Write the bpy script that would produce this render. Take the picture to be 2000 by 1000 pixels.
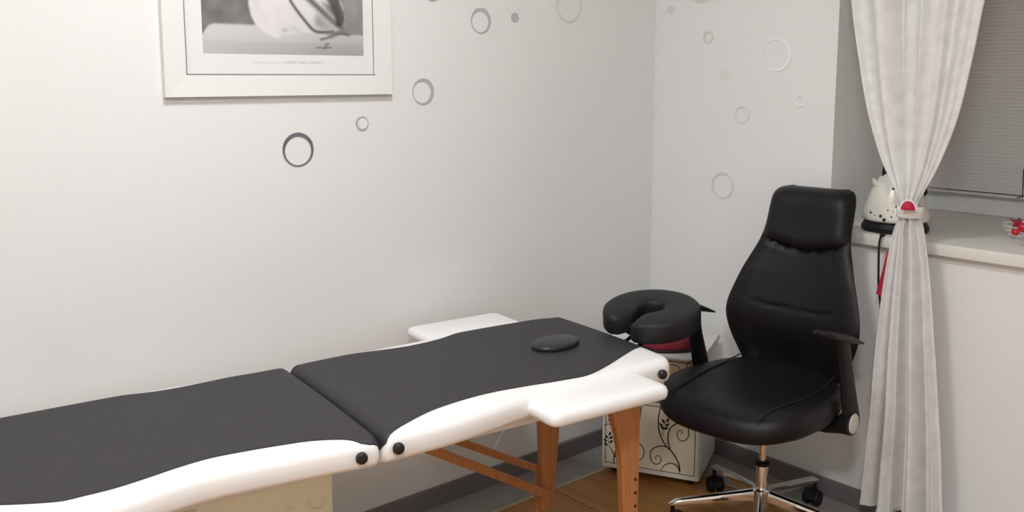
import bpy, bmesh, math, random
import numpy as np
from mathutils import Vector, Matrix

for o in list(bpy.data.objects):
    bpy.data.objects.remove(o, do_unlink=True)
SC = bpy.context.scene
COL = SC.collection
random.seed(4)
rad = math.radians

# ------------------------------------------------------------------ camera
F, CX, CY = 1785.0, 1000.0, 395.0            # focal length and principal point in photo pixels (2000 x 1000)
PITCH, YAW, CAMH = rad(7.8), rad(40.3), 1.45
CAM = np.array([-2.801, -2.427, CAMH])
FW = np.array([math.sin(YAW)*math.cos(PITCH), math.cos(YAW)*math.cos(PITCH), -math.sin(PITCH)])
RT = np.array([math.cos(YAW), -math.sin(YAW), 0.0])
UP = np.cross(RT, FW)
cd = bpy.data.cameras.new('camera')
cam = bpy.data.objects.new('camera', cd); COL.objects.link(cam)
cam.location = CAM
cam.rotation_euler = (math.pi/2-PITCH, 0, -YAW)
cd.sensor_fit = 'HORIZONTAL'; cd.sensor_width = 36.0
cd.lens = F/2000*36.0
cd.shift_x = (1000-CX)/2000
cd.shift_y = (CY-500)/2000
cd.clip_start = 0.05
SC.camera = cam
# ------------------------------------------------------------------ world, exposure
w = bpy.data.worlds.new('night'); SC.world = w; w.use_nodes = True
w.node_tree.nodes['Background'].inputs[0].default_value = (0.02, 0.025, 0.035, 1)
w.node_tree.nodes['Background'].inputs[1].default_value = 0.3
SC.view_settings.view_transform = 'Standard'
SC.view_settings.look = 'None'
SC.view_settings.exposure = 0.0
SC.view_settings.gamma = 1.0
SC.view_settings.use_curve_mapping = False
LAMPS = (((-1.9, -1.1, 2.55), 67.0, 'round white ceiling lamp above the massage table'),
         ((-2.9, -2.5, 2.55), 117.0, 'added round ceiling lamp, unseen, evening the light in the room'))  # second lamp added to even the wall brightness and reach the niche

# ------------------------------------------------------------------ pixel helpers
def ray(x, y):
    d = FW*F+RT*(x-CX)-UP*(y-CY)
    return d/np.linalg.norm(d)
def on_plane(x, y, p, n):
    d = ray(x, y); p = np.array(p, float); n = np.array(n, float)
    return CAM+d*((p-CAM) @ n)/(d @ n)
def on_z(x, y, z): return on_plane(x, y, (0, 0, z), (0, 0, 1))
def on_x(x, y, X=0.0): return on_plane(x, y, (X, 0, 0), (1, 0, 0))
def on_y(x, y, Y=0.0): return on_plane(x, y, (0, Y, 0), (0, 1, 0))

# ------------------------------------------------------------------ materials
def mat(name, col, rough=0.5, metal=0.0, var=0.0, vscale=8.0, bump=0.0, bscale=200.0, col2=None, spec=0.5,
        stretch=(1, 1, 1), sheen=0.0, coat=0.0):
    m = bpy.data.materials.new(name); m.use_nodes = True
    nt = m.node_tree; b = nt.nodes['Principled BSDF']
    b.inputs['Roughness'].default_value = rough
    b.inputs['Metallic'].default_value = metal
    b.inputs['Specular IOR Level'].default_value = spec
    b.inputs['Sheen Weight'].default_value = sheen
    b.inputs['Coat Weight'].default_value = coat
    c = tuple(col)+(1,)
    b.inputs['Base Color'].default_value = c
    tc = nt.nodes.new('ShaderNodeTexCoord')
    mp = nt.nodes.new('ShaderNodeMapping'); mp.inputs['Scale'].default_value = stretch
    nt.links.new(tc.outputs['Object'], mp.inputs['Vector'])
    if var > 0 or col2:
        nz = nt.nodes.new('ShaderNodeTexNoise'); nz.inputs['Scale'].default_value = vscale
        nz.inputs['Detail'].default_value = 5
        nt.links.new(mp.outputs['Vector'], nz.inputs['Vector'])
        r = nt.nodes.new('ShaderNodeValToRGB')
        c2 = col2 if col2 else tuple(min(1, x*(1+var)) for x in col)
        c1 = col if col2 else tuple(x*(1-var) for x in col)
        r.color_ramp.elements[0].position = 0.3; r.color_ramp.elements[1].position = 0.7
        r.color_ramp.elements[0].color = tuple(c1)+(1,); r.color_ramp.elements[1].color = tuple(c2)+(1,)
        nt.links.new(nz.outputs['Fac'], r.inputs['Fac'])
        nt.links.new(r.outputs['Color'], b.inputs['Base Color'])
    if bump > 0:
        n2 = nt.nodes.new('ShaderNodeTexNoise'); n2.inputs['Scale'].default_value = bscale
        n2.inputs['Detail'].default_value = 3
        nt.links.new(mp.outputs['Vector'], n2.inputs['Vector'])
        bp = nt.nodes.new('ShaderNodeBump'); bp.inputs['Strength'].default_value = bump
        bp.inputs['Distance'].default_value = 0.002
        nt.links.new(n2.outputs['Fac'], bp.inputs['Height'])
        nt.links.new(bp.outputs['Normal'], b.inputs['Normal'])
    return m

M = {}
M['wall'] = mat('wall_paint', (0.782, 0.79, 0.780), 0.9, var=0.012, vscale=2.0, bump=0.15, bscale=120)
M['ceil'] = mat('ceiling_paint', (0.85, 0.845, 0.83), 0.9, var=0.01)
M['skirt'] = mat('grey_skirting', (0.17, 0.16, 0.165), 0.55, var=0.08)
M['border'] = mat('grey_floor_border', (0.30, 0.295, 0.28), 0.45, var=0.06, vscale=20)
M['wood_floor'] = mat('floor_wood', (0.34, 0.155, 0.042), 0.42, col2=(0.46, 0.22, 0.065), vscale=5, stretch=(6, 0.6, 1))
M['sub'] = mat('floor_base', (0.06, 0.04, 0.025), 0.9, var=0.1)
M['edging'] = mat('edging_metal', (0.55, 0.5, 0.36), 0.4, 0.5, var=0.05)
M['white_gloss'] = mat('white_lacquer', (0.80, 0.80, 0.785), 0.35, var=0.01)
M['sill'] = mat('sill_white', (0.76, 0.75, 0.70), 0.45, var=0.02)
M['vinyl_white'] = mat('white_vinyl', (0.89, 0.89, 0.885), 0.38, var=0.01, bump=0.12, bscale=60)
M['vinyl_dark'] = mat('dark_vinyl', (0.030, 0.027, 0.032), 0.55, spec=0.4, var=0.1, vscale=30, bump=0.25, bscale=500)
M['plug'] = mat('plug_vinyl', (0.016, 0.015, 0.017), 0.36, var=0.1, bump=0.2, bscale=400)
M['cradle'] = mat('cradle_vinyl', (0.010, 0.0095, 0.012), 0.55, spec=0.35, var=0.1, bump=0.25, bscale=400)
M['leather'] = mat('black_leather', (0.0065, 0.0050, 0.0072), 0.46, spec=0.28, var=0.15, vscale=12, bump=0.3, bscale=260)
M['plastic'] = mat('black_plastic', (0.006, 0.0052, 0.0065), 0.5, spec=0.3, var=0.1)
M['rubber'] = mat('black_knob', (0.012, 0.012, 0.014), 0.4, var=0.1)
M['seamline'] = mat('dark_stitching', (0.006, 0.005, 0.006), 0.7, var=0.1)
M['beech'] = mat('beech_wood', (0.42, 0.165, 0.055), 0.4, col2=(0.56, 0.245, 0.09), vscale=9, stretch=(9, 9, 0.7), bump=0.1, bscale=60)
M['chrome'] = mat('chrome', (0.75, 0.74, 0.72), 0.12, 1.0, var=0.01)
M['steel'] = mat('steel', (0.5, 0.5, 0.5), 0.35, 1.0, var=0.05)
M['discgrey'] = mat('grey_cap', (0.62, 0.60, 0.55), 0.35, var=0.03)
M['cab_white'] = mat('cabinet_white', (0.74, 0.73, 0.70), 0.45, var=0.02)
M['cab_cream'] = mat('cabinet_cream', (0.76, 0.73, 0.58), 0.45, var=0.05, vscale=5)
M['ink'] = mat('black_ink', (0.012, 0.010, 0.009), 0.6, var=0.1)
M['red_cloth'] = mat('dark_red_cloth', (0.26, 0.018, 0.040), 0.8, var=0.15, vscale=40, bump=0.4, bscale=300)
M['red'] = mat('red_gloss', (0.50, 0.008, 0.025), 0.3, var=0.1)
M['red_felt'] = mat('red_felt', (0.50, 0.012, 0.045), 0.75, var=0.08)
M['lace'] = mat('white_lace', (0.83, 0.82, 0.80), 0.6, var=0.05, vscale=120, bump=0.8, bscale=350)
M['kettle'] = mat('cream_enamel', (0.78, 0.76, 0.69), 0.25, var=0.02)
M['kettle_dots'] = mat('dark_enamel', (0.03, 0.027, 0.025), 0.35, var=0.1)
M['blind'] = mat('blind_slat', (0.62, 0.60, 0.58), 0.55, var=0.03, vscale=3)
M['silver'] = mat('silver_ring', (0.56, 0.55, 0.55), 0.4, 0.35, var=0.03)
M['mirrored'] = mat('dark_reflection_ring', (0.19, 0.19, 0.22), 0.35, 0.35, var=0.35, vscale=14)  # silver decal with its dark reflection painted into the colour
M['pale_reflection'] = mat('pale_reflection_ring', (0.69, 0.675, 0.64), 0.6, 0.0, var=0.04)  # pale reflected tone painted onto the same silver decals
M['faint'] = mat('faint_reflection_ring', (0.755, 0.745, 0.725), 0.6, 0.0, var=0.02)  # faint reflected tone of the silver decals, set as colour
M['bright'] = mat('bright_reflection_ring', (0.86, 0.87, 0.86), 0.35, 0.0, var=0.02)  # bright reflected tone put into the colour of the silver decals
M['boxcream'] = mat('cream_box', (0.90, 0.89, 0.70), 0.5, var=0.03)
M['wire'] = mat('silver_wire', (0.86, 0.85, 0.83), 0.25, 0.4, var=0.03)
M['handle_white'] = mat('white_handle', (0.88, 0.86, 0.78), 0.4, var=0.02)
M['twig'] = mat('brown_twig', (0.22, 0.12, 0.05), 0.8, var=0.2)
M['paper'] = mat('poster_paper', (0.79, 0.79, 0.785), 0.5, var=0.008)
M['grey_ink'] = mat('grey_ink', (0.40, 0.39, 0.38), 0.7, var=0.05)
M['gap_shadow'] = mat('frame_gap_shadow', (0.20, 0.20, 0.19), 0.8, var=0.05)

def cloth_mat():
    m = bpy.data.materials.new('white_satin'); m.use_nodes = True
    nt = m.node_tree; b = nt.nodes['Principled BSDF']; out = nt.nodes['Material Output']
    tc = nt.nodes.new('ShaderNodeTexCoord')
    vo = nt.nodes.new('ShaderNodeTexVoronoi'); vo.inputs['Scale'].default_value = 16
    no = nt.nodes.new('ShaderNodeTexNoise'); no.inputs['Scale'].default_value = 26; no.inputs['Detail'].default_value = 6
    nt.links.new(tc.outputs['Object'], no.inputs['Vector'])
    nt.links.new(no.outputs['Color'], vo.inputs['Vector'])
    nt.links.new(tc.outputs['Object'], vo.inputs['Vector'])
    r = nt.nodes.new('ShaderNodeValToRGB')
    r.color_ramp.elements[0].position = 0.40; r.color_ramp.elements[0].color = (0.84, 0.84, 0.83, 1)
    r.color_ramp.elements[1].position = 0.60; r.color_ramp.elements[1].color = (0.93, 0.93, 0.92, 1)
    nt.links.new(no.outputs['Fac'], r.inputs['Fac'])
    nt.links.new(r.outputs['Color'], b.inputs['Base Color'])
    b.inputs['Roughness'].default_value = 0.45
    b.inputs['Sheen Weight'].default_value = 0.3
    tr = nt.nodes.new('ShaderNodeBsdfTranslucent'); tr.inputs['Color'].default_value = (0.8, 0.79, 0.77, 1)
    mx = nt.nodes.new('ShaderNodeMixShader'); mx.inputs['Fac'].default_value = 0.25
    nt.links.new(b.outputs[0], mx.inputs[1]); nt.links.new(tr.outputs[0], mx.inputs[2])
    nt.links.new(mx.outputs[0], out.inputs['Surface'])
    bp = nt.nodes.new('ShaderNodeBump'); bp.inputs['Strength'].default_value = 0.3; bp.inputs['Distance'].default_value = 0.003
    nt.links.new(no.outputs['Fac'], bp.inputs['Height']); nt.links.new(bp.outputs['Normal'], b.inputs['Normal'])
    return m
M['satin'] = cloth_mat()

def glass_mat():
    m = mat('window_glass', (0.9, 0.95, 0.95), 0.02)
    m.node_tree.nodes['Principled BSDF'].inputs['Transmission Weight'].default_value = 1.0
    return m
M['glass'] = glass_mat()

# ------------------------------------------------------------------ object helpers
def mesh_obj(name, verts, faces, m, parent=None, smooth=None):
    me = bpy.data.meshes.new(name)
    me.from_pydata([tuple(float(c) for c in v) for v in verts], [], faces)
    bm = bmesh.new(); bm.from_mesh(me)
    bmesh.ops.recalc_face_normals(bm, faces=bm.faces)
    bm.to_mesh(me); bm.free()
    return finish(name, me, m, parent, smooth)
def finish(name, me, m, parent=None, smooth=None):
    if m is not None: me.materials.append(m)
    if smooth is not None:
        me.polygons.foreach_set('use_smooth', [True]*len(me.polygons))
        me.set_sharp_from_angle(angle=rad(smooth))
    o = bpy.data.objects.new(name, me); COL.objects.link(o)
    if parent is not None: o.parent = parent
    return o
def empty(name, loc=(0, 0, 0), rz=0.0):
    o = bpy.data.objects.new(name, None); COL.objects.link(o)
    o.location = loc; o.rotation_euler = (0, 0, rz); o.empty_display_size = 0.1
    return o
def tag(o, label, cat, group=None):
    o['label'] = label; o['category'] = cat
    if group: o['group'] = group
    return o
def struct(o, label=None):
    o['kind'] = 'structure'
    if label: o['label'] = label
    return o

class MB:
    def __init__(self): self.v = []; self.f = []
    def add(self, v, f):
        n = len(self.v); self.v += [tuple(p) for p in v]; self.f += [tuple(i+n for i in q) for q in f]; return self
    def box(self, a, b, c=0.0):
        bm = bmesh.new(); bmesh.ops.create_cube(bm, size=1.0)
        ctr = [(a[i]+b[i])/2 for i in range(3)]; s = [abs(b[i]-a[i]) for i in range(3)]
        for v in bm.verts: v.co = Vector([ctr[i]+v.co[i]*s[i] for i in range(3)])
        if c > 0: bmesh.ops.bevel(bm, geom=list(bm.edges), offset=c, segments=2, affect='EDGES', profile=0.6)
        bm.verts.index_update()
        self.add([v.co[:] for v in bm.verts], [[v.index for v in f.verts] for f in bm.faces]); bm.free(); return self
    def loft(self, loops, caps=True, closed=True):
        n = len(loops[0]); V = [p for L in loops for p in L]; Fc = []
        for i in range(len(loops)-1):
            for j in range(n if closed else n-1):
                k = (j+1) % n
                Fc.append((i*n+j, i*n+k, (i+1)*n+k, (i+1)*n+j))
        if caps:
            Fc.append(tuple(reversed(range(n)))); Fc.append(tuple((len(loops)-1)*n+j for j in range(n)))
        return self.add(V, Fc)
    def tube(self, path, r, seg=10, closed=False, flat=None):
        P = [Vector([float(c) for c in p]) for p in path]; n = len(P); loops = []
        rr = r if hasattr(r, '__len__') else [r]*n
        prev = None
        for i in range(n):
            if closed: t = P[(i+1) % n]-P[i-1]
            else: t = P[min(i+1, n-1)]-P[max(i-1, 0)]
            t = t.normalized()
            if prev is None:
                a = Vector((0, 0, 1)) if abs(t.z) < 0.9 else Vector((1, 0, 0))
                x = t.cross(a).normalized()
            else: x = (prev-t*prev.dot(t)).normalized()
            y = t.cross(x); prev = x
            loops.append([P[i]+x*math.cos(2*math.pi*k/seg)*rr[i]+y*math.sin(2*math.pi*k/seg)*rr[i] for k in range(seg)])
        if closed: loops.append(loops[0])
        return self.loft(loops, caps=not closed)
    def lathe(self, prof, c=(0, 0, 0), seg=32, M4=None):
        loops = []
        for r, z in prof:
            L = []
            for k in range(seg):
                p = Vector((math.cos(2*math.pi*k/seg)*r, math.sin(2*math.pi*k/seg)*r, z))
                if M4 is not None: p = M4 @ p
                L.append(p+Vector(c))
            loops.append(L)
        return self.loft(loops)
    def ball(self, c, r, seg=14, sc=(1, 1, 1)):
        prof = [(max(1e-4, math.sin(math.pi*i/10)), -math.cos(math.pi*i/10)) for i in range(11)]
        loops = [[(c[0]+r*sc[0]*p*math.cos(2*math.pi*k/seg), c[1]+r*sc[1]*p*math.sin(2*math.pi*k/seg), c[2]+r*sc[2]*z) for k in range(seg)] for p, z in prof]
        return self.loft(loops)
    def build(self, name, m, parent=None, smooth=35): return mesh_obj(name, self.v, self.f, m, parent, smooth)

def interp(x, pts):
    xs = [p[0] for p in pts]; ys = [p[1] for p in pts]
    return float(np.interp(x, xs, ys))
def smooth_pts(pts, n=60):
    """Catmull-Rom through 2D/3D points"""
    P = [np.array(p, float) for p in pts]; P = [2*P[0]-P[1]]+P+[2*P[-1]-P[-2]]
    out = []; segs = len(P)-3; per = max(2, n//segs)
    for i in range(segs):
        p0, p1, p2, p3 = P[i:i+4]
        for k in range(per):
            t = k/per
            out.append(0.5*((2*p1)+(-p0+p2)*t+(2*p0-5*p1+4*p2-p3)*t*t+(-p0+3*p1-3*p2+p3)*t**3))
    out.append(P[-2]); return out
def superellipse(a, b, n=60, e=3.0):
    L = []
    for k in range(n):
        t = 2*math.pi*k/n; c, s = math.cos(t), math.sin(t)
        L.append((a*math.copysign(abs(c)**(2/e), c), b*math.copysign(abs(s)**(2/e), s)))
    return L

# ================================================================== ROOM
XL, YF, ZC = -4.1, -3.9, 2.6
NY, NY2, NTOP, SILLZ, DEEP = -0.788, -2.35, 2.25, 0.946, 0.685   # window niche
SB = SILLZ-0.037

floor = struct(MB().box((XL, YF, -0.04), (0, 0, -0.012)).build('floor', M['sub']), 'wood-look floor with grey border along the walls')
BW = 0.175
px = -0.20
xs = []
edges = [-0.20, -0.70]
x = -0.70
while x > XL+0.3:
    x -= 0.40; edges.append(max(x, XL))
if edges[-1] > XL: edges.append(XL)
for a, b in zip(edges[:-1], edges[1:]):
    off = random.random()*0.6
    y1 = -BW
    cuts = [-BW] if a == -0.20 or a == -0.70 else [-BW, -1.0-off]
    cuts += [-2.6-off*0.5, YF]
    for c0, c1 in zip(cuts[:-1], cuts[1:]):
        MB().box((b+0.002, c1+0.002, -0.012), (a-0.002, c0-0.002, 0.0)).build('plank', M['wood_floor'], floor, None)
mb = MB().box((XL, -BW, -0.012), (0, 0, 0)).box((-0.20, YF, -0.012), (0, -BW, 0))
mb.build('border', M['border'], floor, None)
mb = MB().box((XL, -BW-0.006, -0.012), (-0.20, -BW+0.006, 0.003)).box((-0.206, YF, -0.012), (-0.194, -BW, 0.003))
mb.build('edging_strip', M['edging'], floor, None)
struct(MB().box((XL, YF, ZC), (0, 0, ZC+0.1)).build('ceiling', M['ceil'], None, None), 'plain white ceiling')
struct(MB().box((XL, 0, -0.04), (0.9, 0.12, ZC+0.1)).build('wall_back', M['wall'], None, None), 'plain white wall behind the massage table')
mb = MB()
mb.box((0, NY, -0.04), (0.8, 0, ZC+0.1)).box((0, YF, -0.04), (0.8, NY2, ZC+0.1))
mb.box((0, NY2, -0.04), (0.8, NY, SB-0.0005)).box((0, NY2, NTOP), (0.8, NY, ZC+0.1))
struct(mb.build('wall_right', M['wall'], None, None), 'white wall with the deep window niche')
struct(MB().box((XL-0.1, YF, -0.04), (XL, 0.12, ZC+0.1)).build('wall_left', M['wall'], None, None), 'white side wall')
struct(MB().box((XL-0.1, YF-0.1, -0.04), (0.8, YF, ZC+0.1)).build('wall_front', M['wall'], None, None), 'white wall opposite the table')
mb = MB().box((XL, -0.014, 0), (0, 0, 0.066), 0.003)
struct(mb.build('baseboard_back', M['skirt'], None, None), 'dark grey baseboard under the back wall')
mb = MB().box((-0.014, YF, 0), (0, -0.014, 0.064), 0.003)
struct(mb.build('baseboard_right', M['skirt'], None, None), 'dark grey baseboard under the window wall')

# window in the niche
win = struct(empty('window_1', (DEEP, -1.55, SILLZ)), 'white window closed by a grey blind in the niche')
def wl(p): return (p[0]-DEEP, p[1]+1.55, p[2]-SILLZ)
MB().box(wl((-0.032, NY2, SB)), wl((DEEP+0.10, NY-0.0, SILLZ)), 0.004).build('window_sill', M['sill'], win)
ZB = 1.022
fx0, fx1 = DEEP, DEEP+0.07
MB().box(wl((fx0, NY2, SILLZ)), wl((fx1, NY, ZB)), 0.004).build('bottom_rail', M['white_gloss'], win)
MB().box(wl((fx0, NY2, NTOP-0.07)), wl((fx1, NY, NTOP)), 0.004).build('top_rail', M['white_gloss'], win)
for yy in (NY-0.04, -1.20, NY2+0.04):
    MB().box(wl((fx0+0.004, yy-0.035, ZB)), wl((fx1, yy+0.035, NTOP-0.07)), 0.004).build('stile', M['white_gloss'], win)
for y0_, y1_ in ((NY-0.075, -1.165), (-1.235, NY2+0.075)):
    MB().box(wl((fx0+0.03, y1_, ZB)), wl((fx0+0.036, y0_, NTOP-0.07))).build('pane', M['glass'], win, None)

# blind: individual closed slats
bl = tag(empty('window_blind', (DEEP-0.03, -1.55, ZB)), 'closed grey horizontal slat blind covering the window in the niche', 'blind')
PW = 0.0130
nsl = int((NTOP-0.05-ZB)/PW)
base = None
yb0, yb1 = NY2+0.02+1.55, NY-0.012+1.55
for i in range(nsl):
    if base is None:
        prof = [(-0.004+0.006*math.cos(k*math.pi/6-0.5)*0.6, -0.0105+0.021*k/6) for k in range(7)]
        prof = [(0.0022*(k/6)-0.001-0.0010*math.sin(math.pi*k/6), -0.0075+0.015*k/6) for k in range(7)]
        lp = lambda y: [(a, y, z) for a, z in prof]+[(a+0.0007, y, z) for a, z in reversed(prof)]
        base = MB().loft([lp(yb0), lp(yb1)]).build('slat', M['blind'], bl, None)
        o = base
    else:
        o = base.copy(); COL.objects.link(o)
    o.location = (0, 0, 0.02+i*PW)
MB().box((-0.008, yb0, -0.002), (0.01, yb1, 0.009), 0.003).build('bottom_bar', M['blind'], bl)
MB().box((-0.015, yb0, NTOP-ZB-0.035), (0.02, yb1, NTOP-ZB), 0.003).build('head_rail', M['blind'], bl)
mbc = MB()
p0, p1, p2 = [on_x(*q, DEEP-0.042) for q in ((1999.5, 330), (1997, 385), (1986, 386))]
mbc.tube([Vector(p)-Vector((DEEP-0.03, -1.55, ZB)) for p in (p0, p1, p2)], 0.0018, 6)
mbc.build('pull_cord', M['ink'], bl)

# ================================================================== MASSAGE TABLE
TH = rad(-6.5); TO = np.array([-1.72, -0.5, 0.0])
TU = np.array([math.cos(TH), math.sin(TH), 0]); TV = np.array([-math.sin(TH), math.cos(TH), 0])
def tloc(P): d = np.array(P)-TO; return np.array([d @ TU, d @ TV, d[2]])
ZT, ZBOT = 0.67, 0.600
table = tag(empty('massage_table', TO, TH), 'folding massage table with dark grey top, wavy white borders and beech legs', 'massage table')
def tz(pts, z=ZT): return [tuple(tloc(on_z(x, y, z))[:2]) for x, y in pts]
LN = tz([(0, 989), (112, 981.5), (160, 971), (224, 955), (288, 934.5), (352, 913), (416, 895), (500, 879), (560, 869), (604, 862.6), (659, 859), (718, 859.5)])
RN = tz([(746, 853), (780, 835), (824, 812), (860, 797), (915, 779.5), (969, 766), (1031, 754.4), (1090.5, 744.4), (1150, 732), (1185, 716), (1212, 700), (1239, 683.7)])
RF = tz([(584, 714), (604, 704), (637, 699), (703, 691), (780, 681), (820.5, 673.5), (861, 663.5), (896, 651), (955.5, 636.5), (1009.5, 628), (1077, 623)])
LF = tz([(0, 818), (64, 801.6), (160, 784), (224, 775), (272, 771), (336, 761.6), (416, 745.6), (500, 726.4), (560, 713.8)])
LN = [(-0.93, -0.12), (-0.85, -0.14)]+LN; LF = [(-0.93, 0.20), (-0.85, 0.25)]+LF
NEAR = [(-0.93, -0.27), (-0.72, -0.30), (-0.6, -0.30), (-0.41, -0.262), (-0.2, -0.274), (-0.06, -0.291), (0.02, -0.290), (0.16, -0.284), (0.3, -0.262), (0.45, -0.24), (0.92, -0.232)]
FAR = [(-0.93, 0.31), (-0.6, 0.322), (-0.35, 0.322), (-0.1, 0.312), (0.1, 0.322), (0.33, 0.333), (0.6, 0.345), (0.92, 0.335)]
def sm(pts): return [tuple(p) for p in smooth_pts(pts, 120)]
NEARs, FARs, LNs, RNs, RFs, LFs = map(sm, (NEAR, FAR, LN, RN, RF, LF))
SEAM = -0.027
RE = 0.026
def endround(u, u0, u1):
    d = min(u-u0, u1-u)
    if d >= RE: return 0.0
    q = 1-max(d, 0)/RE
    return RE*(1-math.sqrt(max(0, 1-q*q)))
def stations(u0, u1):
    s = [u0+RE*(1-math.cos(k*math.pi/24)) for k in range(13)]
    m = list(np.linspace(u0+RE, u1-RE, 46))[1:-1]
    return s+m+[u0+u1-q for q in reversed(s)]
def planround(u, u0, u1, R):
    d = min(u-u0, u1-u)
    if d >= R: return 0.0
    q = 1-max(d, 0)/R
    return R*(1-math.sqrt(max(0, 1-q*q)))
def crown(v, vn, vf):
    q = (v-(vn+vf)/2)/((vf-vn)/2)
    return 0.004*(1-q*q)
def section(name, u0, u1, RcL, RcR, bn, bf):
    loops = []
    r = 0.027
    for u in stations(u0, u1):
        R = RcL if u-u0 < u1-u else RcR
        pr = planround(u, u0, u1, R)
        vn = interp(u, NEARs)+pr; vf = interp(u, FARs)-pr
        zt = ZT-endround(u, u0, u1)*1.0
        L = [(u, vn+0.02, ZBOT), (u, vn+0.005, ZBOT+0.006), (u, vn-0.001, ZBOT+0.018)]
        for k in range(8):
            a = k*math.pi/14
            L.append((u, vn+r*1.15*(1-math.cos(a)), max(ZBOT+0.02, zt-r+r*math.sin(a))))
        for k in range(1, 8):
            q = k/8; v = vn+0.034+(vf-vn-0.068)*q
            L.append((u, v, zt+crown(v, vn, vf)))
        for k in range(8):
            a = math.pi/2-k*math.pi/14
            L.append((u, vf-r*1.15*(1-math.cos(a)), max(ZBOT+0.02, zt-r+r*math.sin(a))))
        L += [(u, vf+0.001, ZBOT+0.018), (u, vf-0.005, ZBOT+0.006), (u, vf-0.02, ZBOT)]
        loops.append(L)
    o = MB().loft(loops).build(name, M['vinyl_white'], table, 60)
    # dark panel over it
    loops = []
    sts = stations(u0, u1)
    K = 44
    top = []; bot = []
    for u in sts:
        a, b = interp(u, bn), interp(u, bf)
        R = RcL if u-u0 < u1-u else RcR
        pr = planround(u, u0, u1, R)
        VN, VF = interp(u, NEARs)+pr, interp(u, FARs)-pr
        a = max(a, VN+0.005); b = min(b, VF-0.006)
        dd = min(u-u0, u1-u); qe = max(0.0, 1-dd/RE); sgn_e = -1 if u-u0 < u1-u else 1
        nz = math.sqrt(max(0.0, 1-qe*qe))
        zt = ZT-endround(u, u0, u1)
        def surf(v):
            d = min(v-VN, VF-v); rr = r*1.15
            e = 0
            if d < rr:
                q = 1-max(d, 0)/rr; e = r*(1-math.sqrt(max(0, 1-q*q)))
            return zt+crown(v, VN, VF)-e*0.98
        row = []
        for k in range(K+1):
            v = a+(b-a)*(1-math.cos(math.pi*k/K))/2
            lift = 0.0024
            d_ = min(v-VN, VF-v); qv = max(0.0, 1-d_/(r*1.15)); sv_ = -1 if v-VN < VF-v else 1
            row.append((u+sgn_e*lift*qe, v+sv_*lift*qv, surf(v)+lift*max(0.05, nz)*math.sqrt(max(0.0, 1-qv*qv))))
        nb = [(u-sgn_e*0.004*qe, b, surf(b)-0.006), (u-sgn_e*0.004*qe, a, surf(a)-0.006)]
        loops.append(row+nb)
    MB().loft(loops).build('dark_panel', M['vinyl_dark'], o, 60)
    return o
foot = section('foot_cushion', -0.925, SEAM-0.003, 0.05, 0.02, LNs, LFs)
head = section('head_cushion', SEAM+0.003, 0.908, 0.02, 0.045, RNs+[(0.92, -0.1)], RFs+[(0.92, 0.29)])
def knob(par, u, v, z, r=0.0135):
    Mx = Matrix.Rotation(math.pi/2, 4, 'X')
    MB().lathe([(r*0.75, 0.0), (r*0.8, 0.004), (r, 0.008), (r, 0.014), (r*0.8, 0.0185), (r*0.3, 0.020)], (u, v+0.004, z), 20, Mx).build('knob', M['rubber'], par)
knob(foot, *[float(c) for c in tloc(on_plane(704, 893, TO-TV*0.290, TV))])
knob(head, *[float(c) for c in tloc(on_plane(776, 874, TO-TV*0.2935, TV))])
knob(head, *[float(c) for c in tloc(on_plane(1291, 730, TO-TV*0.236, TV))])
for sx in ((-0.90, SEAM-0.02), (SEAM+0.02, 0.885)):
    MB().box((sx[0], -0.21, 0.575), (sx[1], 0.29, 0.6005), 0.004).build('base_board', M['cab_white'], table)
# oval plug over the breathing hole
pc = tloc(on_z(1085, 671, ZT+0.012))
ol = superellipse(0.082, 0.055, 48, 2.1)
rot = rad(10)
ol = [(a*math.cos(rot)-b*math.sin(rot), a*math.sin(rot)+b*math.cos(rot)) for a, b in ol]
prof = [(0.93, 0.0), (0.99, 0.004), (1.0, 0.010), (0.97, 0.015), (0.90, 0.0175), (0.6, 0.0205), (0.25, 0.0215)]
MB().loft([[(pc[0]+a*s, pc[1]+b*s, ZT+0.004+h) for a, b in ol] for s, h in prof]).build('hole_plug', M['plug'], table, 60)
# arm rests
def armrest(u0, u1, v0, v1, z1, th):
    ol = []
    a, b = (u1-u0)/2, (v1-v0)/2; R = 0.022; c = ((u0+u1)/2, (v0+v1)/2)
    for sx, sy, a0 in ((1, 1, 0), (-1, 1, 90), (-1, -1, 180), (1, -1, 270)):
        for k in range(7):
            t = rad(a0+15*k); ol.append((sx*(a-R)+R*math.cos(t), sy*(b-R)+R*math.sin(t)))
    loops = []
    for d, z in ((0.012, 0), (0.003, 0.005), (0, 0.014), (0, th-0.016), (0.004, th-0.007), (0.012, th-0.002), (0.026, th), (0.045, th+0.002)):
        loops.append([(c[0]+x*(a-d)/a, c[1]+y*(b-d)/b, z1-th+z) for x, y in ol])
    return MB().loft(loops).build('armrest', M['vinyl_white'], table, 50)
armrest(0.392, 0.775, -0.352, -0.205, 0.652, 0.042)
armrest(0.43, 0.775, 0.315, 0.495, 0.668, 0.036)
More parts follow.
